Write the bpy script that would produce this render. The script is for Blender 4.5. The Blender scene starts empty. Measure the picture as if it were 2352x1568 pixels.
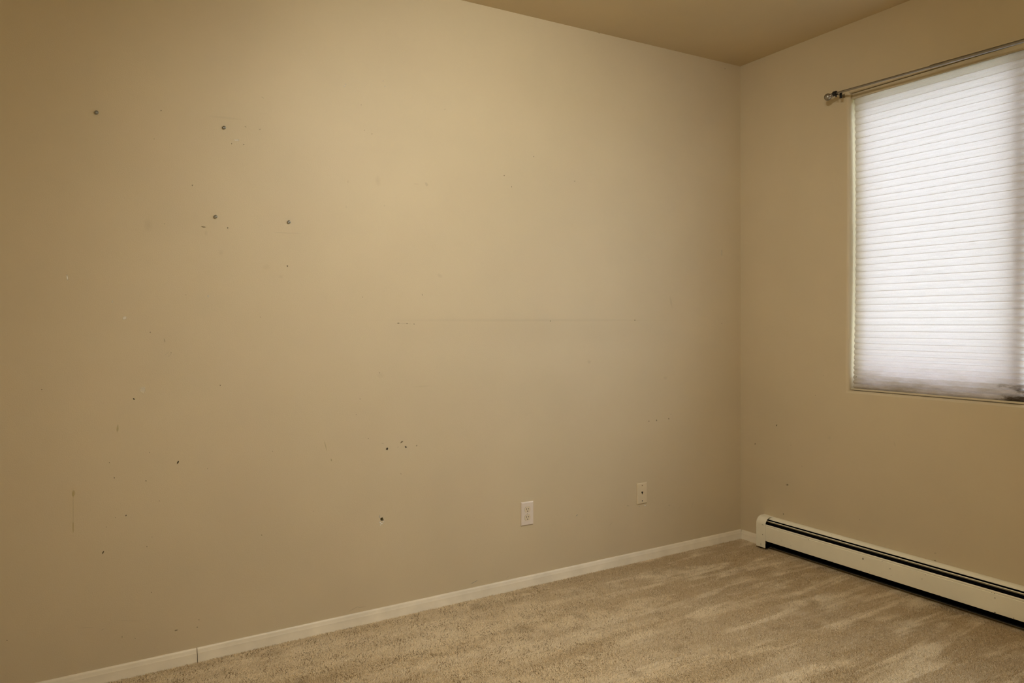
import bpy, bmesh, math, random
import numpy as np
from mathutils import Matrix, Vector

scene = bpy.context.scene
C = scene.collection
random.seed(7)

# ------------------------------------------------------------------ camera
cam_data = bpy.data.cameras.new('camera')
cam_data.sensor_fit = 'HORIZONTAL'
cam_data.sensor_width = 36.0
cam_data.lens = 25.845
cam_data.clip_start = 0.02
cam = bpy.data.objects.new('camera', cam_data)
C.objects.link(cam)
YAW, PITCH, ROLL = 0.5336, -0.0290, -0.0099
CAM = Vector((-3.3411, -3.0243, 1.2943))
fwd = Vector((math.sin(YAW) * math.cos(PITCH), math.cos(YAW) * math.cos(PITCH), math.sin(PITCH)))
rgt = Vector((math.cos(YAW), -math.sin(YAW), 0))
upv = rgt.cross(fwd)
r2 = math.cos(ROLL) * rgt + math.sin(ROLL) * upv
u2 = -math.sin(ROLL) * rgt + math.cos(ROLL) * upv
m = Matrix((r2, u2, -fwd)).transposed().to_4x4()
m.translation = CAM
cam.matrix_world = m
scene.camera = cam

# ------------------------------------------------------------------ sky, exposure, light
SKY = 9.0
LAMP = 54.0
SPOT = 82.0
SPOT_COL = (1.0, 0.94, 0.83)
LAMP_COL = (1.0, 0.88, 0.62, 1)
world = bpy.data.worlds.new('overcast_sky')
scene.world = world
world.use_nodes = True
bg = world.node_tree.nodes['Background']
bg.inputs['Color'].default_value = (0.88, 0.96, 1.06, 1)
bg.inputs['Strength'].default_value = SKY
vs = scene.view_settings
vs.view_transform = 'Standard'
vs.look = 'None'
vs.exposure = 0.0
vs.gamma = 1.0
vs.use_curve_mapping = False
cy = scene.cycles
cy.max_bounces = 7
cy.diffuse_bounces = 5
cy.glossy_bounces = 2
cy.transmission_bounces = 6
cy.transparent_max_bounces = 12
cy.use_light_tree = False
cy.caustics_reflective = False
cy.caustics_refractive = False
cy.sample_clamp_indirect = 8.0


def sky_portal(name, loc, direction, sx, sz):
    """Tells the renderer where the windows are; it gives off no light itself."""
    d = bpy.data.lights.new(name, 'AREA')
    d.shape = 'RECTANGLE'
    d.size, d.size_y = sx, sz
    d.cycles.is_portal = True
    o = bpy.data.objects.new(name, d)
    C.objects.link(o)
    o.location = loc
    o.rotation_euler = Vector(direction).to_track_quat('-Z', 'Y').to_euler()
    return o


# room: x from -4.25 to 0, y from -3.9 to 0; the corner in view is the origin
H, XL, YB = 2.75, -4.25, -3.9
WY0, WY1, WZ0, WZ1 = -0.6985, -2.222, 0.9230, 2.4115        # window opening in the right wall
sky_portal('window_portal', (0.16, (WY0 + WY1) / 2, (WZ0 + WZ1) / 2), (-1, 0, 0), 1.5, 1.5)


# ------------------------------------------------------------------ helpers
def srgb(r, g, b):
    f = lambda c: ((c / 255) / 12.92 if c / 255 <= 0.04045 else ((c / 255 + 0.055) / 1.055) ** 2.4)
    return (f(r), f(g), f(b), 1.0)


class NT:
    def __init__(self, name):
        self.m = bpy.data.materials.new(name)
        self.m.use_nodes = True
        self.t = self.m.node_tree
        self.t.nodes.clear()
        self.out = self.t.nodes.new('ShaderNodeOutputMaterial')

    def n(self, kind, **kw):
        nd = self.t.nodes.new('ShaderNode' + kind)
        for k, v in kw.items():
            if k.startswith('_'):
                setattr(nd, k[1:], v)
            else:
                key = int(k[1:]) if k[0] == 'i' and k[1:].isdigit() else k.replace('__', ' ')
                s = nd.inputs[key]
                if isinstance(v, bpy.types.NodeSocket):
                    self.t.links.new(v, s)
                else:
                    s.default_value = v
        return nd

    def surf(self, sock):
        self.t.links.new(sock, self.out.inputs['Surface'])
        return self.m

    def mix(self, fac, a, b):
        nd = self.t.nodes.new('ShaderNodeMix')
        nd.data_type = 'RGBA'
        for s, v in ((nd.inputs[0], fac), (nd.inputs[6], a), (nd.inputs[7], b)):
            if isinstance(v, bpy.types.NodeSocket):
                self.t.links.new(v, s)
            else:
                s.default_value = v
        return nd.outputs[2]

    def ramp(self, fac, lo, hi):
        return self.n('MapRange', _clamp=True, i0=fac, i1=lo, i2=hi, i3=0.0, i4=1.0).outputs[0]

    def noise(self, vec, scale, detail=3.0, rough=0.5, dist=0.0):
        return self.n('TexNoise', Vector=vec, Scale=scale, Detail=detail, Roughness=rough, Distortion=dist).outputs['Fac']

    def math(self, op, a, b=0.0):
        return self.n('Math', _operation=op, i0=a, i1=b).outputs[0]


def plain(name, col, rough=0.5, metal=0.0, spec=0.5, bump=0.0, bscale=300.0, var=0.04):
    """A painted or plastic surface with a faint mottling and fine relief."""
    t = NT(name)
    pos = t.n('NewGeometry').outputs['Position']
    nz = t.noise(pos, 9.0, 4.0)
    dark = tuple(c * (1 - 2.2 * var) for c in col[:3]) + (1,)
    lite = tuple(min(1, c * (1 + 1.2 * var)) for c in col[:3]) + (1,)
    c = t.mix(t.ramp(nz, 0.3, 0.7), dark, lite)
    p = t.n('BsdfPrincipled', Base__Color=c, Roughness=rough, Metallic=metal)
    p.inputs['Specular IOR Level'].default_value = spec
    if bump:
        fine = t.noise(pos, bscale, 2.0)
        b = t.n('Bump', Strength=bump, Distance=0.002, Height=fine)
        t.t.links.new(b.outputs[0], p.inputs['Normal'])
    return t.surf(p.outputs[0])


def mesh_obj(name, verts, faces, mat, parent=None, smooth=False, kind=None):
    me = bpy.data.meshes.new(name)
    me.from_pydata([tuple(v) for v in verts], [], faces)
    me.update()
    return link(name, me, mat, parent, smooth, kind)


def link(name, me, mat, parent=None, smooth=False, kind=None):
    if mat:
        me.materials.append(mat)
    if smooth:
        for p in me.polygons:
            p.use_smooth = True
        try:
            me.set_sharp_from_angle(angle=math.radians(38))
        except Exception:
            pass
    o = bpy.data.objects.new(name, me)
    C.objects.link(o)
    if parent:
        o.parent = parent
    if kind:
        o['kind'] = kind
    return o


def bm_obj(name, bm, mat, parent=None, smooth=False, kind=None):
    bmesh.ops.recalc_face_normals(bm, faces=bm.faces)
    me = bpy.data.meshes.new(name)
    bm.to_mesh(me)
    bm.free()
    return link(name, me, mat, parent, smooth, kind)


def empty(name, loc=(0, 0, 0), label=None, cat=None, group=None, kind=None):
    o = bpy.data.objects.new(name, None)
    o.empty_display_size = 0.05
    C.objects.link(o)
    o.location = loc
    tag(o, label, cat, group, kind)
    return o


def tag(o, label=None, cat=None, group=None, kind=None):
    for k, v in (('label', label), ('category', cat), ('group', group), ('kind', kind)):
        if v:
            o[k] = v
    return o


def add_box(bm, lo, hi, bevel=0.0, seg=2):
    r = bmesh.ops.create_cube(bm, size=1.0)
    vs_ = r['verts']
    for v in vs_:
        for i in range(3):
            v.co[i] = (lo[i] + hi[i]) / 2 + v.co[i] * abs(hi[i] - lo[i])
    if bevel:
        es = list({e for v in vs_ for e in v.link_edges})
        bmesh.ops.bevel(bm, geom=es, offset=bevel, segments=seg, profile=0.5, affect='EDGES')
    return bm


def box(name, lo, hi, mat, parent=None, bevel=0.0, seg=2, kind=None):
    return bm_obj(name, add_box(bmesh.new(), lo, hi, bevel, seg), mat, parent, bool(bevel), kind)


def prism(name, prof, y0, y1, mat, parent=None, closed=True, smooth=True, axis='y', kind=None):
    """Sweeps a profile of (across, height) points along y (across = x) or along x (across = y)."""
    n = len(prof)
    vs_ = []
    for s in (y0, y1):
        for a, z in prof:
            vs_.append((a, s, z) if axis == 'y' else (s, a, z))
    fs = [(i, (i + 1) % n, n + (i + 1) % n, n + i) for i in range(n if closed else n - 1)]
    if closed:
        fs += [tuple(range(n)), tuple(range(2 * n - 1, n - 1, -1))]
    bm = bmesh.new()
    bv = [bm.verts.new(v) for v in vs_]
    for f in fs:
        bm.faces.new([bv[i] for i in f])
    return bm_obj(name, bm, mat, parent, smooth, kind)


def sheet(name, prof, y0, y1, thick, mat, parent=None):
    """Bent sheet metal: an open profile given a thickness, swept along y."""
    pts = [Vector((a, 0, z)) for a, z in prof]
    off = []
    for i, p in enumerate(pts):
        d = (pts[min(i + 1, len(pts) - 1)] - pts[max(i - 1, 0)]).normalized()
        off.append(p + Vector((-d.z, 0, d.x)) * thick)
    loop = [(p.x, p.z) for p in pts] + [(p.x, p.z) for p in reversed(off)]
    return prism(name, loop, y0, y1, mat, parent)


def lathe(bm, prof, origin, axis, seg=24):
    """Turns (along, radius) points about an axis through origin."""
    ax = Vector(axis).normalized()
    s = ax.orthogonal().normalized()
    t = ax.cross(s)
    rings = []
    for a, r in prof:
        c = Vector(origin) + ax * a
        if r < 1e-6:
            rings.append([bm.verts.new(c)])
        else:
            rings.append([bm.verts.new(c + (s * math.cos(2 * math.pi * k / seg) + t * math.sin(2 * math.pi * k / seg)) * r) for k in range(seg)])
    for A, B in zip(rings, rings[1:]):
        for k in range(seg):
            q = (k + 1) % seg
            if len(A) == 1 and len(B) == 1:
                continue
            if len(A) == 1:
                bm.faces.new((A[0], B[k], B[q]))
            elif len(B) == 1:
                bm.faces.new((A[k], A[q], B[0]))
            else:
                bm.faces.new((A[k], A[q], B[q], B[k]))
    return bm


def turned(name, prof, origin, axis, mat, parent=None, seg=24):
    return bm_obj(name, lathe(bmesh.new(), prof, origin, axis, seg), mat, parent, True)


# ------------------------------------------------------------------ materials
def wall_paint(name, col, rough=0.55, bump=0.28):
    t = NT(name)
    pos = t.n('NewGeometry').outputs['Position']
    big = t.noise(pos, 1.7, 3.0, 0.55)
    mid = t.noise(pos, 11.0, 2.0, 0.6)
    hue = t.noise(pos, 3.1, 1.0, 0.5)
    c = t.mix(t.ramp(big, 0.3, 0.72), tuple(x * 0.955 for x in col[:3]) + (1,), tuple(x * 1.03 for x in col[:3]) + (1,))
    c2 = t.mix(t.math('MULTIPLY', t.ramp(hue, 0.45, 0.75), 0.10), c, (col[0] * 1.02, col[1] * 0.95, col[2] * 1.0, 1))
    c3 = t.mix(t.math('MULTIPLY', t.ramp(mid, 0.55, 0.8), 0.08), c2, tuple(x * 0.82 for x in col[:3]) + (1,))
    roller = t.noise(pos, 240.0, 1.0, 0.6)
    trowel = t.noise(pos, 7.0, 1.0, 0.4)
    hgt = t.math('ADD', roller, t.math('MULTIPLY', trowel, 2.2))
    b = t.n('Bump', Strength=bump, Distance=0.0011, Height=hgt)
    p = t.n('BsdfPrincipled', Base__Color=c3, Roughness=rough, Normal=b.outputs[0])
    p.inputs['Specular IOR Level'].default_value = 0.35
    return t.surf(p.outputs[0])


TAN = srgb(203, 190, 163)
M = {}
M['wall'] = wall_paint('tan_wall_paint', TAN)
M['ceiling'] = wall_paint('tan_ceiling_paint', srgb(203, 187, 155), 0.8, 0.35)
M['trim'] = plain('cream_trim_paint', srgb(230, 221, 203), 0.42, bump=0.12, bscale=120, var=0.05)
M['gypsum'] = plain('bare_gypsum', srgb(205, 195, 178), 0.9)
M['cavity'] = plain('dark_wall_cavity', srgb(60, 50, 40), 0.9)
M['plate'] = plain('white_plastic_plate', srgb(226, 216, 208), 0.35, var=0.02)
M['recept'] = plain('ivory_plastic_receptacle', srgb(222, 210, 188), 0.35, var=0.02)
M['plate2'] = plain('painted_over_plate', srgb(216, 203, 176), 0.45, bump=0.25, bscale=90, var=0.04)
M['slot'] = plain('dark_slot', srgb(18, 14, 10), 0.8)
M['screwhead'] = plain('plated_screw_steel', srgb(176, 182, 186), 0.28, metal=1.0)
M['nickel'] = plain('brushed_nickel', srgb(160, 155, 146), 0.44, metal=1.0)
M['nickel_dark'] = plain('dull_nickel_rod', srgb(150, 146, 140), 0.4, metal=1.0)
M['black'] = plain('black_plastic', srgb(16, 16, 18), 0.5)
M['rail'] = plain('beige_shade_rail', srgb(204, 194, 172), 0.4)
M['vinyl'] = plain('tan_window_vinyl', srgb(150, 132, 100), 0.5)
M['shadowmetal'] = plain('shadow_dark_metal', srgb(9, 9, 13), 0.85, spec=0.05)  # near-black: shadow inside the heater casing put into the colour
M['fin'] = plain('shadow_dark_fins', srgb(26, 26, 31), 0.6, metal=0.2)  # fins darkened by the casing shadow painted into them
M['lampmetal'] = plain('white_lamp_pan', srgb(225, 220, 210), 0.5)


def heater_enamel():
    t = NT('cream_heater_enamel')
    pos = t.n('NewGeometry').outputs['Position']
    col = srgb(242, 238, 221)
    big = t.noise(pos, 5.0, 4.0, 0.6)
    c = t.mix(t.ramp(big, 0.3, 0.7), tuple(x * 0.93 for x in col[:3]) + (1,), tuple(x * 1.03 for x in col[:3]) + (1,))
    chips = t.noise(pos, 62.0, 2.0, 0.5)
    c = t.mix(t.math('MULTIPLY', t.ramp(chips, 0.745, 0.77), 0.75), c, srgb(70, 52, 34))
    b = t.n('Bump', Strength=0.15, Distance=0.001, Height=t.noise(pos, 350.0, 2.0))
    p = t.n('BsdfPrincipled', Base__Color=c, Roughness=0.38, Normal=b.outputs[0])
    return t.surf(p.outputs[0])


M['enamel'] = heater_enamel()


def film_marks():
    """Scuffs, dirt and flecks on the paint: colour and cover come with each mark."""
    t = NT('scuffs_and_flecks')
    a = t.n('Attribute', _attribute_name='tint')
    d = t.n('BsdfDiffuse', Color=a.outputs['Color'], Roughness=0.4)
    tr = t.n('BsdfTransparent')
    mx = t.n('MixShader', i0=a.outputs['Alpha'], i1=tr.outputs[0], i2=d.outputs[0])
    return t.surf(mx.outputs[0])


M['marks'] = film_marks()


SHADE_T = 0.53


def shade_fabric(name, through):
    t = NT(name)
    pos = t.n('NewGeometry').outputs['Position']
    xyz = t.n('SeparateXYZ', Vector=pos)
    Y, Z = xyz.outputs[1], xyz.outputs[2]
    weave = t.noise(pos, 420.0, 0.0)
    base = t.mix(t.ramp(weave, 0.3, 0.7), (0.83, 0.80, 0.815, 1), (0.88, 0.85, 0.87, 1))
    st = t.n('Mapping', Vector=pos)
    st.inputs['Scale'].default_value = (1.0, 1.0, 3.4)
    streak = t.noise(st.outputs[0], 9.0, 5.0, 0.65)
    low = t.ramp(Z, 1.07, 0.95)
    dirt = t.math('MULTIPLY', low, t.ramp(streak, 0.38, 0.66))
    c = t.mix(t.math('MULTIPLY', dirt, 0.62), base, (0.50, 0.43, 0.32, 1))
    # brown mildew creeping in from the far end, low down
    edge = t.math('ADD', t.math('MULTIPLY', t.math('ADD', Y, 1.42), -3.4), t.math('MULTIPLY', t.math('SUBTRACT', 0.995, Z), 4.0))
    stain = t.math('ADD', edge, t.math('MULTIPLY', t.math('SUBTRACT', streak, 0.5), 2.0))
    gate = t.math('MULTIPLY', t.ramp(stain, 0.10, 0.42), t.math('MULTIPLY', t.ramp(Z, 1.02, 0.985), t.ramp(Y, -1.26, -1.40)))
    c = t.mix(t.math('MULTIPLY', gate, 0.9), c, (0.11, 0.075, 0.05, 1))
    frame_shadow = t.math('MULTIPLY', t.ramp(Y, -0.775, -0.71), 0.55)  # darker yellow end: shadow of the window frame behind, painted into the fabric
    c = t.mix(frame_shadow, c, (0.66, 0.60, 0.44, 1))
    d = t.n('BsdfDiffuse', Color=c)
    tl = t.n('BsdfTranslucent', Color=c)
    mx = t.n('MixShader', i0=through, i1=d.outputs[0], i2=tl.outputs[0])
    return t.surf(mx.outputs[0])


M['shade'] = shade_fabric('white_cellular_shade_fabric', SHADE_T)
M['seam'] = shade_fabric('glued_shade_seam', SHADE_T * 0.30)


def thin_glass():
    t = NT('window_glass')
    fr = t.ramp(t.math('POWER', t.n('LayerWeight').outputs['Facing'], 5.0), -0.04, 1.0)
    tr = t.n('BsdfTransparent', Color=(0.94, 0.96, 0.95, 1))
    gl = t.n('BsdfGlossy', Roughness=0.02)
    return t.surf(t.n('MixShader', i0=fr, i1=tr.outputs[0], i2=gl.outputs[0]).outputs[0])


M['glass'] = thin_glass()


def carpet(name, tuft):
    t = NT(name)
    geo = t.n('NewGeometry')
    pos = geo.outputs['Position']
    # vacuum tracks along the wall: shading of leaning pile painted into the colour
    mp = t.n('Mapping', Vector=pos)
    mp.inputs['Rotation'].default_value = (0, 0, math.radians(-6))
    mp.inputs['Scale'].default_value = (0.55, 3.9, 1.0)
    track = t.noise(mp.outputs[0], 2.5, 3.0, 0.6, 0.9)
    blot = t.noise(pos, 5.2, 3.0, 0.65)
    light, dim_pile = srgb(232, 214, 183), srgb(197, 174, 139)
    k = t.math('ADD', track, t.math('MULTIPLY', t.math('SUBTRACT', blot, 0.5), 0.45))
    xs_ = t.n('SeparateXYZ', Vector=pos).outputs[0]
    track_zone = t.ramp(xs_, -1.9, -0.7)          # tracks and a dimmer painted tone set in towards the window wall
    c = t.mix(t.math('ADD', t.math('MULTIPLY', track_zone, t.ramp(k, 0.47, 0.64)), t.math('MULTIPLY', t.math('SUBTRACT', 1.0, track_zone), t.ramp(k, 0.12, 0.60))), dim_pile, light)
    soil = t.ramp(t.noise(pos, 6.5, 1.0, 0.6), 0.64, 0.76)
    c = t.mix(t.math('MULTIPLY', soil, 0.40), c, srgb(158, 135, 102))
    if tuft:
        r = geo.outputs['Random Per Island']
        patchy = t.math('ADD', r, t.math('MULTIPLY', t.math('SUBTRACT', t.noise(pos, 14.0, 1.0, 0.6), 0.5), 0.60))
        c = t.mix(t.math('MULTIPLY', t.ramp(patchy, 0.84, 0.97), t.math('SUBTRACT', 0.85, t.math('MULTIPLY', track_zone, 0.40))), c, srgb(126, 102, 70))
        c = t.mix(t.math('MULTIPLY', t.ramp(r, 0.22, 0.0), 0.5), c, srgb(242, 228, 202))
    p = t.n('BsdfPrincipled', Base__Color=c, Roughness=0.95)
    p.inputs['Specular IOR Level'].default_value = 0.1
    return t.surf(p.outputs[0])


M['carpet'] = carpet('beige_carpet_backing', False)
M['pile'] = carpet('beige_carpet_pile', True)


def lamp_glass():
    t = NT('glowing_lamp_glass')
    e = t.n('Emission', Color=LAMP_COL, Strength=LAMP)
    return t.surf(e.outputs[0])


M['lampglow'] = lamp_glass()
M['lawn'] = plain('lawn', srgb(112, 118, 74), 0.95, var=0.1)

# ------------------------------------------------------------------ room shell
def wall_with_hole(name, mat, outer, inner, to3d):
    bm = bmesh.new()
    es = []
    for loop in (outer, inner):
        vv = [bm.verts.new(to3d(*p)) for p in loop]
        es += [bm.edges.new((vv[i], vv[(i + 1) % len(vv)])) for i in range(len(vv))]
    bmesh.ops.triangle_fill(bm, use_beauty=True, use_dissolve=False, edges=es)
    return bm


# left wall, with the ragged anchor hole above the baseboard
HX, HZ = -2.2200, 0.4350
ragged = [(-7, 5.5), (-4, 7.5), (-1.5, 6), (1, 8.2), (3.5, 7.2), (5, 2), (7, -3), (6.4, -7.2), (1, -7.8), (-3.5, -7.4), (-7, -4), (-7.6, 1)]
ragged = [(HX + a * 0.001, HZ + b * 0.001) for a, b in ragged]
bm = wall_with_hole('wall_left', None, [(XL, -0.06), (0, -0.06), (0, H), (XL, H)], ragged, lambda a, b: (a, 0.0, b))
wall_left = bm_obj('wall_left', bm, M['wall'], kind='structure')
n = len(ragged)
mesh_obj('hole_rim', [(a, 0.0, b) for a, b in ragged] + [(a, 0.013, b) for a, b in ragged],
         [(i, (i + 1) % n, n + (i + 1) % n, n + i) for i in range(n)], M['gypsum'], wall_left)
mesh_obj('hole_cavity', [(HX + sx * .03, yy, HZ + sz * .03) for yy in (.013, .06) for sx, sz in ((-1, -1), (1, -1), (1, 1), (-1, 1))],
         [(4, 5, 6, 7), (0, 1, 5, 4), (1, 2, 6, 5), (2, 3, 7, 6), (3, 0, 4, 7)], M['cavity'], wall_left)
# a splinter of broken anchor standing in the hole, and crumbs of plaster on its lower lip
bm = bmesh.new()
vv = [bm.verts.new((HX + a * .001, y_, HZ + b * .001)) for y_ in (0.0035, 0.012) for a, b in ((1.2, 6.5), (-0.4, -7), (4.6, -6.5))]
for f in ((0, 1, 2), (5, 4, 3), (0, 3, 4, 1), (1, 4, 5, 2), (2, 5, 3, 0)):
    bm.faces.new([vv[i] for i in f])
bm_obj('anchor_splinter', bm, plain('olive_anchor_plastic', srgb(104, 94, 50), 0.6), wall_left)

# right wall, with the window opening and its rounded plaster edge
RR = 0.019
oy0, oy1, oz0, oz1 = WY0 + RR, WY1 - RR, WZ0 - RR, WZ1 + RR
bm = bmesh.new()
ys, zs = [0.0, oy0, oy1, YB], [-0.06, oz0, oz1, H]
grid = {(i, j): bm.verts.new((0, ys[i], zs[j])) for i in range(4) for j in range(4)}
for i in range(3):
    for j in range(3):
        if (i, j) != (1, 1):
            bm.faces.new((grid[i, j], grid[i + 1, j], grid[i + 1, j + 1], grid[i, j + 1]))
for w in (1,):
    prev = [grid[w, 1], grid[w + 1, 1], grid[w + 1, 2], grid[w, 2]]
    for k in range(1, 9):
        a = k / 8 * math.pi / 2
        o_, x_ = RR * math.sin(a), RR * (1 - math.cos(a))
        e0, e1 = ys[w], ys[w + 1]
        cur = [bm.verts.new((x_, e0 - o_, oz0 + o_)), bm.verts.new((x_, e1 + o_, oz0 + o_)),
               bm.verts.new((x_, e1 + o_, oz1 - o_)), bm.verts.new((x_, e0 - o_, oz1 - o_))]
        for q in range(4):
            bm.faces.new((prev[q], prev[(q + 1) % 4], cur[(q + 1) % 4], cur[q]))
        prev = cur
    cur = [bm.verts.new((0.15, v.co.y, v.co.z)) for v in prev]
    for q in range(4):
        bm.faces.new((prev[q], prev[(q + 1) % 4], cur[(q + 1) % 4], cur[q]))
wall_right = bm_obj('wall_right', bm, M['wall'], smooth=True, kind='structure')

# the walls behind the camera
mesh_obj('wall_back', [(XL, YB, -0.06), (0, YB, -0.06), (0, YB, H), (XL, YB, H)], [(0, 1, 2, 3)], M['wall'], kind='structure')
mesh_obj('wall_side', [(XL, YB, -0.06), (XL, 0, -0.06), (XL, 0, H), (XL, YB, H)], [(0, 1, 2, 3)], M['wall'], kind='structure')
mesh_obj('ceiling', [(XL, YB, H), (0, YB, H), (0, 0, H), (XL, 0, H)], [(0, 1, 2, 3)], M['ceiling'], kind='structure')
PILE = 0.0052
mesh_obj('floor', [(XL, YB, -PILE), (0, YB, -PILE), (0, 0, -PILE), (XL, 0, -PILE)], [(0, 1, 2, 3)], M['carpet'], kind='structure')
mesh_obj('ground', [(0.2, -30, -0.7), (30, -30, -0.7), (30, 30, -0.7), (0.2, 30, -0.7)], [(0, 1, 2, 3)], M['lawn'], kind='structure')

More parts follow.
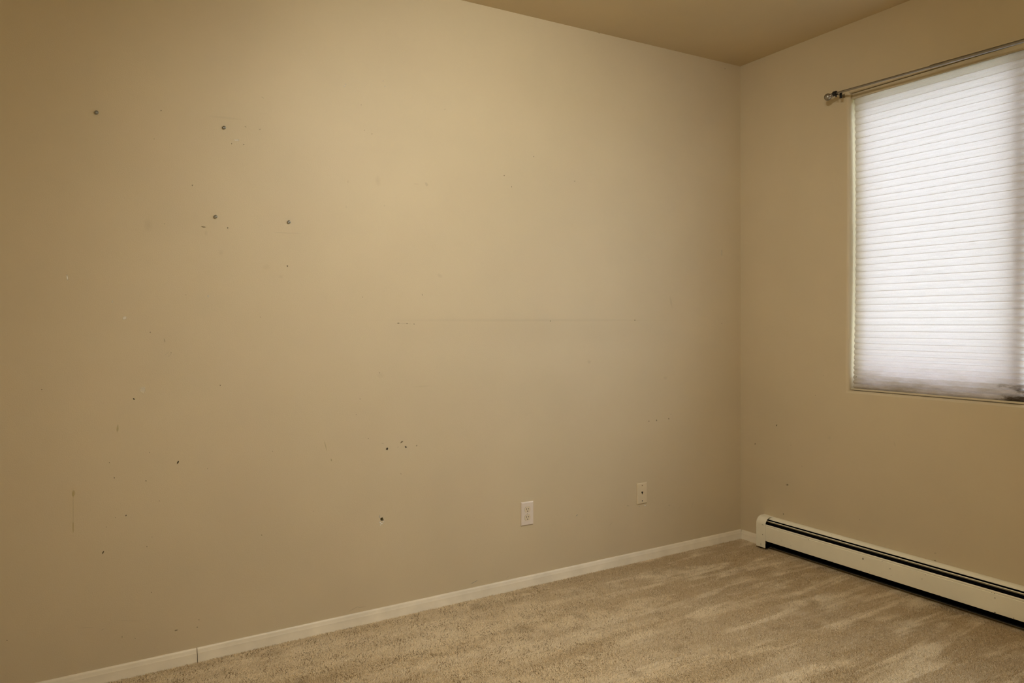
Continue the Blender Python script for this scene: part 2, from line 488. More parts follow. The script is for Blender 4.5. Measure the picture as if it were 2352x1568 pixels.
# scuffs, nail holes and flecks on the two walls in view
MARKS_LEFT = [('w',0.5,-2.7914,2.0047,0.0121,0.0003,-0.0004,-0.0042),
('d',0.6,-3.0554,2.0832,0.0022,0.0003,-0.0001,-0.0024),
('d',0.5,-3.081,1.9761,0.0015,0.0002,-0.0,-0.0016),
('d',0.5,-2.8094,1.9892,0.0019,0.0002,-0.0,-0.002),
('d',0.5,-2.7641,1.9909,0.002,0.0002,-0.0,-0.002),
('d',0.6,-2.9541,1.8165,0.0023,0.0002,-0.0001,-0.0025),
('d',0.6,-2.8303,1.6632,0.0024,0.0001,-0.0001,-0.0025),
('d',0.4,-3.0526,1.6655,0.0018,0.0001,-0.0,-0.0019),
('b',0.52,-2.9176,1.6617,0.0077,-0.0007,-0.0004,-0.0026),
('d',0.12,-2.6027,1.6548,0.0523,0.0008,-0.0001,-0.0018),
('s',0.077,-3.1082,1.6575,0.0145,0.0008,-0.0005,-0.024),
('s',0.088,-2.9095,1.639,0.0054,0.0003,-0.0002,-0.0116),
('s',0.077,-2.8561,1.5663,0.0095,0.0004,-0.0002,-0.0101),
('s',0.066,-2.8266,2.0858,0.0721,0.0014,-0.0006,-0.0051),
('d',0.35,-2.7562,2.0611,0.0039,-0.0006,-0.0005,-0.0017),
('d',0.35,-2.702,2.0576,0.0039,0.0019,0.0007,-0.0019),
('d',0.2,-2.6896,2.1839,0.0057,-0.0026,-0.0009,-0.0016),
('w',0.85,-3.3677,1.4598,0.0029,0.0005,0.0009,-0.0091),
('w',0.6,-3.1926,1.3163,0.0067,0.0027,0.0016,-0.0052),
('w',0.6,-2.9067,1.3978,0.002,0.0,-0.0001,-0.005),
('w',0.3,-3.2303,1.3764,0.0021,0.0,-0.0001,-0.0055),
('w',0.32,-3.1388,1.0494,0.0109,0.0038,0.0032,-0.0108),
('d',0.9,-3.1688,1.0191,0.0029,-0.0025,-0.0013,-0.0019),
('d',0.7,-3.4526,1.0703,0.0017,-0.0001,-0.0,-0.002),
('d',0.7,-2.8696,1.0535,0.0021,-0.0001,-0.0,-0.0022),
('d',0.6,-3.1096,1.2626,0.0019,-0.0,-0.0,-0.0021),
('d',0.5,-2.985,1.4021,0.0015,0.0,-0.0,-0.0016),
('d',0.35,-3.062,1.2309,0.0014,0.0004,0.0016,-0.0071),
('b',0.42,-3.0407,1.1846,0.0019,-0.0001,-0.0,-0.002),
('w',0.25,-3.0556,1.1818,0.0081,0.0071,0.0009,-0.0013),
('w',0.22,-3.0454,1.175,0.007,0.0061,0.0009,-0.0013),
('y',0.30,-3.224,0.9146,0.0031,-0.0006,-0.0014,-0.0141),
('y',0.30,-3.3672,0.6957,0.0045,-0.0015,-0.0023,-0.0127),
('y',0.17,-3.3692,0.6384,0.0016,-0.0002,-0.0018,-0.0775),
('y',0.30,-3.3706,0.5764,0.0026,-0.0004,-0.0005,-0.0202),
('d',0.9,-3.0255,0.7708,0.0023,-0.0014,-0.003,-0.0064),
('d',0.85,-3.2798,0.4705,0.0019,-0.0011,-0.002,-0.0056),
('d',0.8,-3.2038,0.5935,0.0016,-0.0013,-0.0013,-0.0023),
('d',0.75,-3.2385,0.7364,0.0019,-0.0002,-0.0001,-0.0022),
('d',0.6,-3.2525,0.7935,0.0017,-0.0002,-0.0,-0.0019),
('d',0.7,-3.1354,0.7128,0.0019,-0.0002,-0.0,-0.0021),
('d',0.5,-3.1215,0.8168,0.0016,-0.0002,-0.0,-0.0018),
('d',0.6,-3.0925,0.6323,0.0016,-0.0002,-0.0,-0.0018),
('d',0.5,-3.2383,0.5913,0.0017,-0.0002,-0.0,-0.0019),
('d',0.5,-3.2681,0.5607,0.0018,-0.0003,-0.0,-0.0021),
('d',0.5,-3.1203,0.5006,0.0016,-0.0003,-0.0,-0.0018),
('d',0.6,-3.1378,0.4675,0.002,-0.0003,-0.0,-0.0023),
('d',0.5,-2.9218,0.7343,0.0017,-0.0002,-0.0,-0.0019),
('y',0.25,-2.4618,0.776,0.002,0.0003,0.0054,-0.0235),
('y',0.33,-2.4389,0.717,0.0027,0.0002,0.0009,-0.0055),
('d',0.8,-2.1922,0.7395,0.005,-0.0005,-0.0001,-0.0057),
('d',0.6,-2.1049,0.7397,0.0051,-0.0005,-0.0001,-0.0048),
('w',0.5,-2.1043,0.7385,0.0021,-0.0002,-0.0,-0.0019),
('b',0.49,-2.124,0.7627,0.0063,0.0044,0.0026,-0.0032),
('b',0.49,-2.053,0.7405,0.0025,-0.0011,-0.0013,-0.0032),
('b',0.16,-2.2117,0.7652,0.006,-0.0001,0.0001,-0.0019),
('b',0.14,-2.1417,0.7413,0.0021,-0.0014,-0.0021,-0.0031),
('d',0.5,-2.2763,0.7919,0.0021,-0.0002,-0.0,-0.0021),
('b',0.49,-2.7262,0.4455,0.003,-0.002,-0.001,-0.0019),
('s',0.193,-2.5174,0.5115,0.0032,-0.0004,-0.0,-0.0027),
('d',0.5,-2.6775,0.7774,0.0017,-0.0002,-0.0,-0.0018),
('d',0.5,-2.3286,0.8991,0.0019,-0.0001,-0.0,-0.0019),
('d',0.5,-2.1292,0.6226,0.0022,-0.0003,-0.0,-0.0021),
('d',0.75,-2.6052,1.5214,0.0026,0.0001,-0.0001,-0.0028),
('b',0.42,-2.1313,1.286,0.005,0.0008,0.0005,-0.0028),
('b',0.42,-2.0905,1.2837,0.0031,-0.0,-0.0,-0.0023),
('b',0.39,-2.0575,1.2814,0.0031,-0.0,-0.0,-0.0023),
('b',0.09,-2.1007,1.2838,0.0412,-0.0018,-0.0001,-0.0019),
('d',0.5,-2.2915,1.399,0.0023,0.0,-0.0,-0.0022),
('d',0.4,-2.0159,1.4107,0.0017,0.0008,0.0022,-0.0044),
('b',0.32,-2.2207,1.0724,0.003,-0.0001,-0.0,-0.0024),
('s',0.055,-2.217,1.0609,0.0159,-0.0007,-0.0002,-0.0132),
('s',0.099,-1.9295,1.4978,0.013,-0.0066,-0.005,-0.0077),
('s',0.083,-2.6318,1.4787,0.0103,0.0002,-0.0001,-0.007),
('s',0.055,-2.6872,1.5156,0.0152,0.0004,-0.0002,-0.0121),
('d',0.5,-2.3102,0.9648,0.0025,-0.0002,-0.0,-0.002),
('d',0.5,-2.7145,1.3164,0.0017,-0.0,-0.0,-0.0017),
('s',0.066,-2.0218,1.0031,0.0423,-0.0003,0.0002,-0.0049),
('s',0.042,-1.4203,1.2933,0.9066,-0.0077,-0.0001,-0.0074),
('s',0.015,-1.4209,1.2403,0.9069,-0.0146,-0.0007,-0.0636),
('d',0.4,-1.334,1.2882,0.0031,-0.0,-0.0,-0.0026),
('d',0.5,-0.7975,1.288,0.0036,-0.0,-0.0,-0.0028),
('d',0.5,-0.1527,1.2624,0.0038,-0.0,-0.0,-0.0028),
('s',0.110,-0.5419,1.3858,0.0078,0.0013,0.0091,-0.0326),
('s',0.110,-1.0993,1.0775,0.0124,-0.0005,-0.0001,-0.01),
('s',0.088,-0.5851,0.9701,0.0158,-0.0008,-0.0,-0.0095),
('w',0.3,-0.1517,1.6691,0.0024,0.0001,-0.0001,-0.0249),
('b',0.56,-0.7028,0.7432,0.0038,-0.0011,-0.0014,-0.004),
('b',0.59,-0.6489,0.7437,0.0043,-0.0003,-0.0,-0.0043),
('b',0.59,-0.561,0.7453,0.0044,-0.0003,-0.0,-0.0036),
('b',0.16,-0.5449,0.7692,0.0048,-0.0004,-0.0,-0.0031),
('w',0.8,-0.733,0.2904,0.0069,-0.0009,-0.0,-0.0035),
('w',0.5,-0.774,0.2902,0.0033,-0.0005,-0.0,-0.0026),
('w',0.25,-0.8515,0.3056,0.0089,-0.0012,-0.0,-0.0028),
('s',0.165,-0.5602,0.2678,0.008,-0.0011,-0.0,-0.0048),
('b',0.11,-0.9657,0.2251,0.013,0.0104,0.0017,-0.0014),
('w',0.3,-1.1825,0.3022,0.0094,0.0051,0.0014,-0.0016),
('b',0.09,-0.3877,0.2441,0.0025,-0.001,-0.0083,-0.0176),
('b',0.08,-0.4798,0.2495,0.0024,-0.001,-0.0067,-0.0128),
('w',0.35,-1.7707,0.0736,0.0204,0.0058,0.0008,-0.0016),
('b',0.14,-1.7753,0.0724,0.0204,0.0058,0.0007,-0.0014),
('b',0.11,-1.5942,0.0609,0.0112,0.006,0.0012,-0.0015),
('b',0.16,-2.3539,0.0687,0.0251,0.0089,0.0009,-0.0018),
('b',0.14,-2.3192,0.069,0.0231,-0.0017,0.0002,-0.0019),
('w',0.35,-2.3564,2.2788,0.0044,0.0022,0.0009,-0.0024),
('w',0.4,-2.3507,2.2869,0.0023,0.0004,-0.0,-0.0023),
('w',0.45,-2.1775,2.3059,0.0026,0.0004,-0.0,-0.0028),
('w',0.35,-2.1851,2.327,0.0022,0.0003,-0.0,-0.002),
('d',0.4,-2.2849,2.2111,0.0021,0.0003,-0.0,-0.002),
('d',0.5,-2.2386,2.095,0.0023,0.0003,-0.0,-0.0022),
('d',0.4,-2.2723,2.1066,0.0019,0.0002,-0.0,-0.0018),
('d',0.5,-1.4219,2.0837,0.0032,0.0003,-0.0,-0.0027),
('d',0.5,-1.5885,1.9775,0.0033,0.0003,-0.0,-0.0027),
('d',0.5,-1.5484,1.9277,0.0029,0.0002,-0.0,-0.0027),
('b',0.14,-1.9877,1.9027,0.0058,0.0029,0.0048,-0.0092),
('b',0.16,-2.0379,1.8994,0.0135,0.0007,-0.0001,-0.0015),
('s',0.077,-2.2155,1.8982,0.0126,0.0036,0.0046,-0.0214),
('s',0.121,-2.1875,1.7941,0.004,0.0003,-0.0001,-0.0047),
('s',0.165,-1.8932,2.2461,0.0049,0.0027,0.0011,-0.002),
('s',0.110,-2.3481,1.883,0.0056,0.0005,-0.0001,-0.0064),
('s',0.088,-2.3574,1.7767,0.0038,0.0003,-0.0001,-0.0064),
('d',0.5,-1.1806,1.9864,0.0032,0.0003,-0.0,-0.0026),
('b',0.42,-1.0219,2.7489,0.0052,-0.0005,-0.0012,-0.0027),
('d',0.4,-0.125,2.7158,0.0045,0.0007,-0.0,-0.0032),
('b',0.49,-3.0451,0.1324,0.0058,0.0004,0.0005,-0.0025),
('b',0.52,-2.9717,0.1277,0.002,-0.0017,-0.0016,-0.0026),
('d',0.6,-2.9649,0.155,0.0019,-0.0004,-0.0,-0.002),
('d',0.5,-3.1263,0.2937,0.0017,-0.0003,-0.0,-0.002),
('b',0.18,-3.2876,0.1903,0.0048,0.0021,0.0007,-0.0017),
('d',0.5,-3.2265,0.1491,0.0011,-0.0004,-0.0005,-0.0047),
('d',0.5,-3.1841,0.1329,0.0016,-0.0004,-0.0,-0.0018),
('d',0.6,-3.5736,0.217,0.0018,-0.0004,-0.0,-0.0019),
('b',0.14,-3.3364,0.2076,0.023,-0.0033,0.0,-0.0013),
('b',0.07,-3.1976,0.2025,0.0429,-0.0102,-0.0,-0.0011),
('w',0.85,-2.2212,0.4161,0.0059,-0.0014,-0.0004,-0.0037),
('w',0.75,-2.2281,0.4219,0.005,-0.0007,-0.0001,-0.0038),
('w',0.85,-2.2273,0.4113,0.0018,-0.0015,-0.0026,-0.0031),
('w',0.8,-2.2132,0.4225,0.0039,0.0001,0.0004,-0.0023),
('w',0.4,-2.2307,0.448,0.002,-0.0003,-0.0001,-0.0076)]
MARKS_RIGHT = [('d',0.75,-0.259,0.6942,-0.0033,-0.0006,0.0023,-0.0055),
('d',0.7,-0.1076,0.5694,-0.0041,0.0006,0.0,-0.0035),
('s',0.193,-0.3535,0.5968,-0.0043,0.0006,-0.0,-0.0029),
('s',0.303,-0.3309,0.3747,-0.0101,0.0019,-0.0,-0.006),
('d',0.5,-0.3309,0.3747,-0.0043,0.0008,-0.0,-0.0036),
('d',0.7,-0.3049,0.2073,-0.0038,-0.001,0.0019,-0.0032),
('d',0.35,-0.7653,0.2816,-0.0028,0.0007,-0.0,-0.0026),
('s',0.248,-1.1414,0.2142,-0.0059,0.0016,-0.0,-0.0036),
('d',0.3,-0.4252,0.4939,-0.003,0.0005,-0.0,-0.0026),
('s',0.138,-0.9461,0.685,-0.0025,0.001,-0.0046,-0.0155),
('s',0.066,-0.5925,0.6692,-0.0128,0.0017,-0.0,-0.0113),
('s',0.055,-1.101,0.917,-0.0395,-0.0,0.0006,-0.007),
('s',0.165,-0.5554,0.9902,-0.0039,0.0002,-0.0,-0.0034),
('d',0.4,-0.5084,0.8816,-0.0027,0.0002,-0.0,-0.0023),
('s',0.220,-0.9339,0.9233,-0.0033,0.0003,-0.0,-0.0031),
('d',0.5,-1.1417,0.1802,-0.0057,0.0,0.0005,-0.0021)]

TINT = {'d': (0.030, 0.020, 0.010), 'w': (0.97, 0.94, 0.88), 'y': (0.66, 0.52, 0.10), 'b': (0.12, 0.075, 0.032),
        'l': (0.74, 0.70, 0.66), 's': (0.26, 0.20, 0.13)}


def film(name, marks, to3d, parent):
    vs_, fs, col = [], [], []
    rnd = random.Random(3)
    for k, al, a, b, a1, b1, a2, b2 in marks:
        soft = k in 'sl'
        base = len(vs_)
        nseg = 20 if soft else 12
        rings = ((0.55, 0.62), (1.0, 0.0)) if soft else ((0.62, 0.95), (1.0, 0.0))
        wob = [1 + (rnd.random() - 0.5) * (0.5 if not soft else 0.25) for _ in range(nseg)]
        lift = 0.00035 + 0.00003 * rnd.random()
        vs_.append(to3d(a, b, lift))
        col.append(TINT[k] + (al,))
        for s, f in rings:
            for q in range(nseg):
                c_, s_ = math.cos(2 * math.pi * q / nseg) * s * wob[q] * 1.15, math.sin(2 * math.pi * q / nseg) * s * wob[q] * 1.15
                vs_.append(to3d(a + a1 * c_ + a2 * s_, b + b1 * c_ + b2 * s_, lift))
                col.append(TINT[k] + (al * f,))
        for q in range(nseg):
            p = (q + 1) % nseg
            fs.append((base, base + 1 + q, base + 1 + p))
            fs.append((base + 1 + q, base + 1 + nseg + q, base + 1 + nseg + p, base + 1 + p))
    o = mesh_obj(name, vs_, fs, M['marks'], parent)
    at = o.data.color_attributes.new('tint', 'FLOAT_COLOR', 'POINT')
    at.data.foreach_set('color', np.array(col, dtype=np.float32).ravel())
    o['kind'] = 'stuff'
    return o


film('scuff_marks', MARKS_LEFT, lambda a, b, l: (a, -l, b), wall_left)
film('scuff_marks', MARKS_RIGHT, lambda a, b, l: (-l, a, b), wall_right)

# baseboards: eased top edge, flat face, paint bead at the foot
def board_profile(sign=-1):
    p = [(0, 0.0495), (0.0035, 0.0495), (0.0060, 0.0472), (0.0082, 0.0420), (0.0098, 0.0352), (0.0112, 0.0325),
         (0.0122, 0.0300), (0.0122, 0.0040), (0.0129, 0.0030), (0.0129, -0.006), (0, -0.006)]
    return [(sign * a, z) for a, z in p]


bl = empty('baseboard_left', (0, 0, 0), kind='structure')
SEAM = -2.975
prism('board', board_profile(), -0.0006, SEAM + 0.0012, M['trim'], bl, axis='x')
prism('board', board_profile(), SEAM - 0.0012, XL, M['trim'], bl, axis='x')
br = empty('baseboard_right', (0, 0, 0), kind='structure')
prism('board', board_profile(), -0.0150, -0.19, M['trim'], br)
for nm, ax, a0, a1, sgn, at in (('baseboard_back', 'x', XL, 0, 1, YB), ('baseboard_side', 'y', 0, YB, 1, XL)):
    prism(nm, [(at + a, z) for a, z in board_profile(sgn)], a0, a1, M['trim'], None, axis=ax, kind='structure')

# ------------------------------------------------------------------ windows
def window_unit(name, axis, at, depth, a0, a1, z0, z1, out, split):
    """Frame members, middle stile and panes; axis is the wall's normal direction."""
    w = empty(name, kind='structure')
    P = (lambda d, a, z: (at + out * d, a, z)) if axis == 'x' else (lambda d, a, z: (a, at + out * d, z))
    d0, d1 = depth
    fw, foot = 0.034, 0.076

    def member(nm, A0, A1, Z0, Z1, D0=d0, D1=d1, mat='vinyl', bev=0.003):
        p, q = P(D0, A0, Z0), P(D1, A1, Z1)
        lo, hi = [min(u, v) for u, v in zip(p, q)], [max(u, v) for u, v in zip(p, q)]
        return box(nm, lo, hi, M[mat], w, bev)
    member('window_frame', a0, a1, z0, z0 + foot)
    member('window_frame', a0, a1, z1 - fw, z1)
    member('window_frame', a0, a0 + math.copysign(fw, a1 - a0), z0 + foot, z1 - fw)
    member('window_frame', a1 - math.copysign(fw, a1 - a0), a1, z0 + foot, z1 - fw)
    member('middle_stile', split - 0.028, split + 0.028, z0 + foot, z1 - fw, d0 - 0.012, d1 - 0.01)
    s = math.copysign(1, a1 - a0)
    for A0, A1 in ((a0 + s * fw, split - s * 0.028), (split + s * 0.028, a1 - s * fw)):
        member('pane', A0, A1, z0 + foot, z1 - fw, (d0 + d1) / 2 - 0.002, (d0 + d1) / 2 + 0.002, 'glass', 0.0)
    return w


window_unit('window_1', 'x', 0.0, (0.075, 0.135), WY0, WY1, WZ0, WZ1, 1, (WY0 + WY1) / 2 - 0.003)

# ------------------------------------------------------------------ cellular shade
def under(o, root):
    o.parent = root
    o.matrix_parent_inverse = Matrix.Translation(-Vector(root.location))
    return o


def shade(label, ya, yb, z_foot, pitches, torn):
    """One shade: headrail, foot rail and a stack of honeycomb cells between them (ya is the end nearer the corner)."""
    sh = empty('cellular_shade', (0.02, (ya + yb) / 2, z_foot), label, 'window shade')
    under(box('headrail', (0.020, yb, 2.3815), (0.062, ya, 2.4085), M['rail'], None, 0.002), sh)
    under(box('bottom_rail', (0.018, yb, z_foot), (0.052, ya, z_foot + 0.0090), M['rail'], None, 0.0015), sh)
    SY0, SY1 = ya - 0.0140, yb + 0.004
    z = z_foot + 0.0090
    for i, ph in enumerate(pitches):
        t_ = (z - 0.934) / (2.3785 - 0.934)
        nx = 0.0275 + 0.012 * math.sin(math.pi * min(1, t_ * 1.02))
        amp = 0.0095 + 0.0045 * max(0.0, 1 - i / 12)
        lip = min(0.0022, ph * 0.10)
        front = [(nx, z), (nx - amp * 0.16, z + lip * 0.5), (nx - amp * 0.66, z + ph * 0.24), (nx - amp, z + ph * 0.48), (nx - amp * 0.62, z + ph * 0.76), (nx - amp * 0.14, z + ph - lip), (nx, z + ph)]
        back = [(nx + 0.005, z + ph), (nx + 0.005 + amp * 0.7, z + ph * 0.75), (nx + 0.005 + amp, z + ph * 0.5), (nx + 0.005 + amp * 0.7, z + ph * 0.25), (nx + 0.005, z)]
        prof = front + back
        tears = []
        if torn and z < 0.9964 < z + ph:
            tears = [(-0.7290, -0.7350, 3), (-0.7390, -0.7407, 2)]
        elif torn and z < 1.0316 < z + ph:
            tears = [(-0.7365, -0.7390, 4)]
        stations = sorted({SY0, SY1, *[v for tr in tears for v in tr[:2]]}, reverse=True)
        vs_ = [(a, s_, b) for s_ in stations for a, b in prof]
        k, fs = len(prof), []
        for s_ in range(len(stations) - 1):
            for q in range(k):
                if any(abs(stations[s_] - tr[0]) < 1e-6 and tr[2] == q for tr in tears):
                    continue
                fs.append((s_ * k + q, s_ * k + (q + 1) % k, (s_ + 1) * k + (q + 1) % k, (s_ + 1) * k + q))
        cell = under(mesh_obj('cell', vs_, fs, M['shade']), sh)
        cell.data.materials.append(M['seam'])
        for p in cell.data.polygons:
            if min(p.vertices) % k in (0, 5) and {v % k for v in p.vertices} in ({0, 1}, {5, 6}, {6, 7}):
                p.material_index = 1
        z += ph
    return sh


pitches = [.0215, .0232, .0234, .0236, .0245, .0260, .0272, .0280, .0290, .0300, .0310, .0320]
pitches += [(2.3815 - 0.9345 - sum(pitches)) / 34] * 34
shade('white pleated cellular shade with stained lower edge, lowered over the window', -0.7015, -1.5050, 0.9255, pitches, True)
# added second shade, out of view, drawn up to let in fill daylight
shade('added unseen cellular shade, drawn up to let in fill daylight', -1.5090, WY1 + 0.005, 2.3815 - 46 * 0.0032 - 0.0090, [0.0032] * 46, False)

# ------------------------------------------------------------------ curtain rod
RL, RRt = Vector((-0.07, -0.7234, 2.4035)), Vector((-0.07, -1.5186, 2.3862))
rdir = (RRt - RL).normalized()
at_y = lambda y: RL + rdir * ((y - RL.y) / rdir.y)
rod = empty('curtain_rod', (-0.07, -1.46, 2.38), 'thin telescoping nickel curtain rod with ball finial mounted above the window', 'curtain rod')
p0 = at_y(-0.660)
Ltot = 1.62
step = (at_y(-1.145) - p0).length
under(turned('slim_tube', [(0, 0), (0, .0052), (step + .05, .0052), (step + .05, 0)], p0, rdir, M['nickel_dark']), rod)
under(turned('wide_tube', [(step, .0052), (step, .0074), (step + .002, .0080), (Ltot, .0080), (Ltot, 0)], p0, rdir, M['nickel_dark']), rod)


def finial(base, d, parent):
    prof = [(-0.004, 0), (-0.004, .0085), (0.002, .0095), (0.004, .0080), (0.006, .0108), (0.009, .0108), (0.011, .0082), (0.0135, .0098), (0.0155, .0080)]
    R, cx = 0.0178, 0.0325
    for k in range(0, 15):
        a = math.radians(152 - k * (152 / 14))
        prof.append((cx + R * math.cos(a), R * math.sin(a)))
    prof[-1] = (cx + R, 0)
    return under(turned('finial', prof, base, d, M['nickel'], None, 28), parent)


finial(at_y(-0.6615) + Vector((0, 0, -0.0030)), Vector((0.0, 1, -0.12)), rod)
finial(p0 + rdir * Ltot, rdir, rod)


def bracket(y, parent):
    c = at_y(y)
    bm = lathe(bmesh.new(), [(-.0085, .0050), (-.0085, .0112), (-.006, .0122), (.006, .0122), (.0085, .0112), (.0085, .0050)], c, rdir, 20)
    o = under(bm_obj('clamp_collar', bm, M['black'], None, True), parent)
    bm = lathe(bmesh.new(), [(0, .0035), (.006, .0035), (.008, .0025), (.008, 0)], c + Vector((-0.004, -.009, -.012)), (0, 0, -1), 12)
    under(bm_obj('thumb_screw', bm, M['black'], None, True), parent)
    bm = add_box(bmesh.new(), (-.066, c.y - .0025, c.z - .0045), (0.0, c.y + .0025, c.z + .0005), .001)
    under(bm_obj('arm', bm, M['nickel_dark'], None, True), parent)
    bm = add_box(bmesh.new(), (-.060, c.y - .0290, c.z - .0270), (-.053, c.y - .0170, c.z + .0010), .002)
    under(bm_obj('hanger', bm, M['black'], None, True), parent)
    bm = add_box(bmesh.new(), (-.002, c.y - .006, c.z - .012), (0.0, c.y + .006, c.z + .008), .0008)
    under(bm_obj('wall_plate', bm, M['vinyl'], None, True), parent)


bracket(-0.6700, rod)
bracket(-2.20, rod)

# ------------------------------------------------------------------ baseboard heater
HY0, HY1 = -0.174, -3.80
ht = empty('baseboard_heater', (0, (HY0 + HY1) / 2, 0), 'long cream metal baseboard heater with chipped paint under the window', 'heater')
CAPW = 0.063
hood_arc = [(-0.0008, 0.008), (-0.0008, 0.1765), (-0.006, 0.1768), (-0.014, 0.1760), (-0.021, 0.1728), (-0.0265, 0.1680), (-0.0290, 0.1630)]
under(sheet('hood', [(-0.0008, 0.150), *hood_arc[1:]], HY0 - 0.004, HY1 + 0.004, 0.0012, M['enamel']), ht)
under(prism('back_panel', [(-0.001, 0.004), (-0.004, 0.004), (-0.004, 0.150), (-0.001, 0.150)], HY0 - 0.004, HY1 + 0.004, M['shadowmetal']), ht)
under(sheet('damper', [(-0.0300, 0.1480), (-0.0400, 0.1545), (-0.0425, 0.1575), (-0.0415, 0.1590)], HY0 - 0.01, HY1 + 0.01, 0.0014, M['enamel']), ht)
front = [(-0.0540, 0.1360), (-0.0580, 0.1410), (-0.0615, 0.1420), (-0.0640, 0.1395), (-0.0640, 0.1345), (-0.0622, 0.1325), (-0.0622, 0.1312), (-0.0640, 0.1295),
         (-0.0640, 0.0500), (-0.0600, 0.0480)]
under(sheet('front_panel', front, HY0 - CAPW + 0.004, HY1 + CAPW - 0.004, 0.0012, M['enamel']), ht)
under(sheet('floor_rail', [(-0.004, 0.0062), (-0.0225, 0.0062), (-0.0245, 0.0090)], HY0 - CAPW, HY1 + CAPW, 0.0010, plain('worn_steel_rail', srgb(96, 98, 104), 0.45)), ht)
# near-black lining behind the slots, standing in for shadow inside the casing
under(prism('shadow_liner', [(-0.004, 0.1560), (-0.0270, 0.1500), (-0.0525, 0.1300), (-0.0525, 0.1275), (-0.0270, 0.1440), (-0.004, 0.1500)], HY0 - 0.02, HY1 + 0.02, M['shadowmetal']), ht)
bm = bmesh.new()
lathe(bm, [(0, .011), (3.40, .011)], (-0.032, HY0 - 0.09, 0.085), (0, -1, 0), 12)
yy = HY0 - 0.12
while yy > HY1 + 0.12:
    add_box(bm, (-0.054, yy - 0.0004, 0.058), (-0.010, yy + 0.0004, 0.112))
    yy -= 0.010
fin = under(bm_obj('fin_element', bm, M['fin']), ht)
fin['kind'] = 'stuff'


def end_cap(y_in, y_out, parent):
    """A folded cap with a rolled shoulder, closed at its outer end."""
    pr = [(-0.0002, 0.178)]
    for k in range(0, 10):
        a = math.radians(90 - k * 10)
        pr.append((-0.026 - 0.0415 * math.cos(a), 0.1365 + 0.0415 * math.sin(a)))
    pr += [(-0.0675, 0.0100), (-0.0002, 0.0100)]
    s = 1 if y_out > y_in else -1
    n_ = len(pr)
    bm = bmesh.new()
    outer = [bm.verts.new((a, y_out, z_)) for a, z_ in pr]
    outer_b = [bm.verts.new((a, y_out - s * 0.003, z_)) for a, z_ in [(a * (1.0), z_) for a, z_ in pr]]
    inner = [bm.verts.new((a, y_in, z_)) for a, z_ in pr]
    inn2 = [bm.verts.new((max(a + 0.0016, -0.066) if a < -0.001 else a, y_in, z_ - 0.0016 if z_ > 0.02 else z_)) for a, z_ in pr]
    deep = [bm.verts.new((v.co.x, y_out - s * 0.004, v.co.z)) for v in inn2]
    bm.faces.new(outer)
    for A, B in ((outer, outer_b), (outer_b, inner), (inner, inn2), (inn2, deep)):
        for k in range(n_ - 1):
            bm.faces.new((A[k], A[k + 1], B[k + 1], B[k]))
    return under(bm_obj('end_cap', bm, M['enamel'], None, True), parent)


end_cap(HY0 - CAPW, HY0, ht)
end_cap(HY1 + CAPW, HY1, ht)
# chips knocked out of the enamel
CH = [(-.8284, .1132, 3.2, 5.0), (-.967, .1038, 2.0, 2.6), (-1.428, .1138, 2.2, 1.8), (-1.4261, .1330, 2.0, 1.8), (-1.4285, .0530, 3.0, 2.2), (-1.50, .0535, 2.6, 1.8),
      (-.518, .1285, 2.2, 1.5), (-.406, .0672, 1.5, 1.5), (-.3463, .0779, 1.2, 2.0), (-.9276, .1285, 2.8, 1.2), (-.8171, .0520, 2.0, 1.6), (-.863, .0589, 1.4, 2.0), (-1.20, .0515, 2.2, 1.4), (-.66, .0518, 1.8, 1.2)]
marks = [('d', .9 if i < 7 else .6, y_, z_, h_ * .001, 0.0, 0.0, v_ * .001) for i, (y_, z_, h_, v_) in enumerate(CH)]
under(film('paint_chips', marks, lambda a, b, l: (-0.0653 - l, a, b), None), ht)
capm = [('b', .8, -.2192, .0823, .0028, 0, 0, .0028), ('b', .7, -.2200, .1370, .006, .0004, 0, .0012), ('s', .6, -.207, .024, .002, 0, 0, .008)]
under(film('paint_chips', capm, lambda a, b, l: (-0.0676 - l, a, b), None), ht)

# ------------------------------------------------------------------ outlet and phone plates
def plate(name, w, h, d, mat, parent):
    """Wall plate with a sloping rim; local x across, z up, front towards -y."""
    bm = bmesh.new()
    loops = []
    for inset, y in ((0.0, 0.0), (0.0, -d * 0.35), (0.0012, -d * 0.75), (0.0045, -d)):
        loops.append([bm.verts.new((sx * (w / 2 - inset), y, sz * (h / 2 - inset))) for sx, sz in ((-1, -1), (1, -1), (1, 1), (-1, 1))])
    for A, B in zip(loops, loops[1:]):
        for q in range(4):
            bm.faces.new((A[q], A[(q + 1) % 4], B[(q + 1) % 4], B[q]))
    bm.faces.new(loops[-1])
    return bm_obj(name, bm, mat, parent, False)


def outline(pts, y0, y1, name, mat, parent):
    n_ = len(pts)
    vs_ = [(a, y0, b) for a, b in pts] + [(a, y1, b) for a, b in pts]
    bm = bmesh.new()
    bv = [bm.verts.new(v) for v in vs_]
    bm.faces.new(bv[n_:])
    bm.faces.new(bv[:n_][::-1])
    for i in range(n_):
        bm.faces.new((bv[i], bv[(i + 1) % n_], bv[n_ + (i + 1) % n_], bv[n_ + i]))
    return bm_obj(name, bm, mat, parent)


def face_shape(r, flat, k=28, s=1.0):
    out = []
    for i in range(k):
        a = 2 * math.pi * i / k
        out.append((s * r * math.cos(a), s * max(-flat, min(flat, r * math.sin(a)))))
    return out


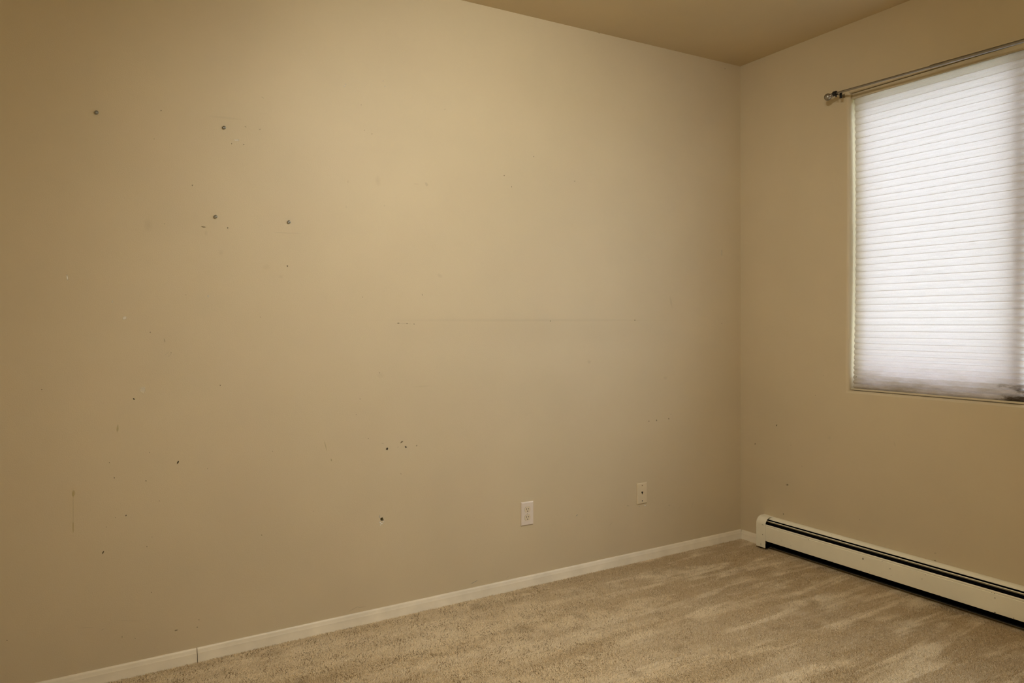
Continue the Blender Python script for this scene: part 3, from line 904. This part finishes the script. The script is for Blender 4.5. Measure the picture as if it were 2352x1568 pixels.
ou = empty('electrical_outlet', (-1.4798, 0, 0.3550), 'white duplex electrical outlet low on the left wall', 'outlet')
ou.rotation_euler = (0, math.radians(0.9), 0)
plate('cover_plate', 0.0700, 0.1143, 0.0058, M['plate'], ou)
for zc in (0.0195, -0.0195):
    outline([(a, b + zc) for a, b in face_shape(0.01735, 0.01435)], -0.003, -0.00595, 'receptacle_gap', M['slot'], ou)
    rc = outline([(a, b + zc) for a, b in face_shape(0.0171, 0.0141)], -0.003, -0.0068, 'receptacle', M['recept'], ou)
    for sx, hh in ((-0.0063, 0.0084), (0.0063, 0.0070)):
        box('slot', (sx - 0.0011, -0.00695, zc + 0.0035 - hh / 2), (sx + 0.0011, -0.0060, zc + 0.0035 + hh / 2), M['slot'], rc)
    outline([(0.0026 * math.cos(2 * math.pi * q / 14), zc - 0.0078 + max(-0.0018, 0.0026 * math.sin(2 * math.pi * q / 14))) for q in range(14)], -0.006, -0.00698, 'slot', M['slot'], rc)
turned('screw', [(0, .0030), (.0007, .0028), (.0012, .0018), (.0013, 0)], (0, -0.0057, 0), (0, -1, 0), M['plate'], ou, 16)
box('screw_slot', (-0.0004, -0.00715, -0.0026), (0.0004, -0.0068, 0.0026), M['slot'], ou)

ph = empty('phone_jack_plate', (-0.7560, 0, 0.3600), 'cream painted-over phone jack plate near the room corner', 'wall plate')
plate('cover_plate', 0.0690, 0.1125, 0.0055, M['plate2'], ph)
jack = [(-0.0062, 0.0062), (0.0062, 0.0062), (0.0062, 0.0005), (0.0030, -0.0035), (0.0022, -0.0085), (-0.0022, -0.0085), (-0.0030, -0.0035), (-0.0062, 0.0005)]
outline([(a * 0.95, b + 0.0035) for a, b in jack], -0.0040, -0.00565, 'jack_opening', M['slot'], ph)
turned('screw', [(0, .0034), (.0006, .0032), (.0011, .0020), (.0012, 0)], (0, -0.0054, 0.0425), (0, -1, 0), plain('dull_brass_screw', srgb(128, 108, 80), 0.4), ph, 16)
turned('screw_hole', [(0, .0034), (.0003, .0034), (.0003, 0)], (0, -0.0054, -0.0405), (0, -1, 0), M['slot'], ph, 16)

# ------------------------------------------------------------------ screws left in the wall
def wall_screw(x, zz, label, tilt, notch):
    o = empty('wall_screw', (x, 0, zz), label, 'screw', 'screws left in the left wall')
    ax = Vector((math.sin(tilt[0]), -1, math.sin(tilt[1]))).normalized()
    turned('shank', [(-0.012, 0), (-0.012, .0022), (.006, .0022), (.006, .0030)], (0, 0, 0), ax, M['screwhead'], o, 14)
    turned('head', [(.0035, .0026), (.0040, .0064), (.0053, .0067), (.0070, .0059), (.0084, .0042), (.0091, .0026), (.0085, .0014), (.0074, 0)], (0, 0, 0), ax, M['screwhead'], o, 22)
    return o


for x, zz, lb, tl in ((-3.2656, 2.0487, 'round-headed steel screw highest and farthest left on the wall', (0.15, -0.25)),
                      (-2.8361, 2.0479, 'round-headed steel screw above a small white scuff', (-0.1, -0.2)),
                      (-2.8746, 1.7033, 'round-headed steel screw above a short dark dash mark', (0.05, -0.1)),
                      (-2.5958, 1.6998, 'round-headed steel screw nearest the room corner', (-0.2, -0.2))):
    wall_screw(x, zz, lb, tl, 0)

# ------------------------------------------------------------------ ceiling light (above and behind the view)
LX, LY = -2.60, -2.40
cl = empty('ceiling_light', (LX, LY, H), 'round glass ceiling light hanging on a short stem in mid room', 'ceiling light')
turned('lamp_pan', [(0, 0), (0, .060), (.010, .068), (.022, .064), (.026, .012), (.120, .012), (.120, 0)], (0, 0, 0), (0, 0, -1), M['lampmetal'], cl, 28)
turned('lamp_glass', [(.118, .010), (.122, .060), (.140, .118), (.170, .148), (.205, .150), (.240, .125), (.262, .075), (.270, 0)], (0, 0, 0), (0, 0, -1), M['lampglow'], cl, 24)

# added spotlight, out of view: its beam falloff imitates a lens vignette
SP, AIM = Vector((-2.15, -1.85, 2.58)), Vector((-1.42, 0.0, 1.26))
sdir = (AIM - SP).normalized()
st = empty('added_spotlight', (SP.x, SP.y, H), 'added unseen spotlight aimed at the window corner for a vignette-like falloff', 'spotlight')
turned('canopy', [(0, 0), (0, .055), (.014, .055), (.020, .048), (.020, 0)], (0, 0, 0), (0, 0, -1), M['lampmetal'], st, 28)
turned('stem', [(.018, .007), (.150, .007), (.150, 0)], (0, 0, 0), (0, 0, -1), M['lampmetal'], st, 14)
bm = lathe(bmesh.new(), [(-.110, 0), (-.110, .030), (-.095, .040), (.030, .052), (.030, .049), (-.050, .044), (-.050, 0)], (0, 0, SP.z - H), sdir, 28)
bm_obj('added_spot_head', bm, M['lampmetal'], st, True)
sd = bpy.data.lights.new('added_spot_bulb', 'SPOT')
sd.energy = SPOT
sd.color = SPOT_COL
sd.spot_size = math.radians(128)
sd.spot_blend = 1.0
sd.shadow_soft_size = 0.045
so = bpy.data.objects.new('added_spot_bulb', sd)
C.objects.link(so)
so.parent = st
so.location = Vector((0, 0, SP.z - H)) + sdir * 0.035
so.rotation_euler = sdir.to_track_quat('-Z', 'Y').to_euler()

# ------------------------------------------------------------------ carpet pile
def build_pile():
    rng = np.random.default_rng(11)
    s = 0.0035
    x0, x1, y0, y1 = -3.9, -0.004, -2.4, -0.0137
    gx, gy = np.meshgrid(np.arange(x0, x1, s), np.arange(y0, y1, s))
    px = (gx + rng.uniform(-.5, .5, gx.shape) * s).ravel()
    py = (gy + rng.uniform(-.5, .5, gy.shape) * s).ravel()
    keep = (px > x0) & (px < x1) & (py < y1) & ((py > -0.75 + (px + 3.9) * -0.42) & ((px < -0.030) | (py > HY0 + 0.004)))
    px, py = px[keep], py[keep]
    n_ = len(px)
    # slow bands of pile lean left by a vacuum cleaner pushed along the wall, broken up by footfall
    def wave(fx, fy, ph):
        return np.sin(fx * px + fy * py + ph)
    band = wave(0.5, 19, 0.4) + 0.8 * wave(1.3, 31, 2.1) + 0.9 * wave(4.1, 9.0, 1.0) + 0.7 * wave(-6.3, 13.0, 4.0)
    lx = 0.0026 * np.tanh(band) + rng.normal(0, .0034, n_)
    ly = 0.0012 * np.tanh(wave(7, 3, 0.7) + wave(-4, 11, 2.2)) + rng.normal(0, .0034, n_)
    hgt = PILE + rng.normal(0, .0013, n_) + 0.0008 * np.tanh(wave(9, 14, .2) + wave(-13, 8, 1.4))
    hgt = np.clip(hgt, .0022, .0080)
    r = rng.uniform(.0017, .0027, n_)
    a0 = rng.uniform(0, 2 * np.pi, n_)
    co = np.empty((n_, 4, 3), dtype=np.float32)
    for k in range(3):
        a = a0 + k * 2 * np.pi / 3
        co[:, k, 0] = px + r * np.cos(a)
        co[:, k, 1] = py + r * np.sin(a)
        co[:, k, 2] = -PILE
    co[:, 3, 0] = np.minimum(px + lx, -0.0005)
    co[:, 3, 1] = np.minimum(py + ly, -0.0136)
    co[:, 3, 2] = -PILE + hgt
    tri = np.array([[0, 1, 3], [1, 2, 3], [2, 0, 3]], dtype=np.int32)
    idx = (np.arange(n_, dtype=np.int32)[:, None, None] * 4 + tri[None]).reshape(-1)
    me = bpy.data.meshes.new('carpet_pile')
    me.vertices.add(n_ * 4)
    me.vertices.foreach_set('co', co.ravel())
    me.loops.add(len(idx))
    me.loops.foreach_set('vertex_index', idx)
    nf = n_ * 3
    me.polygons.add(nf)
    me.polygons.foreach_set('loop_start', np.arange(nf, dtype=np.int32) * 3)
    me.update(calc_edges=True)
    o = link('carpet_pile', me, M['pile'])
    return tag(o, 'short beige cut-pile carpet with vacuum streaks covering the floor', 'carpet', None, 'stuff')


build_pile()
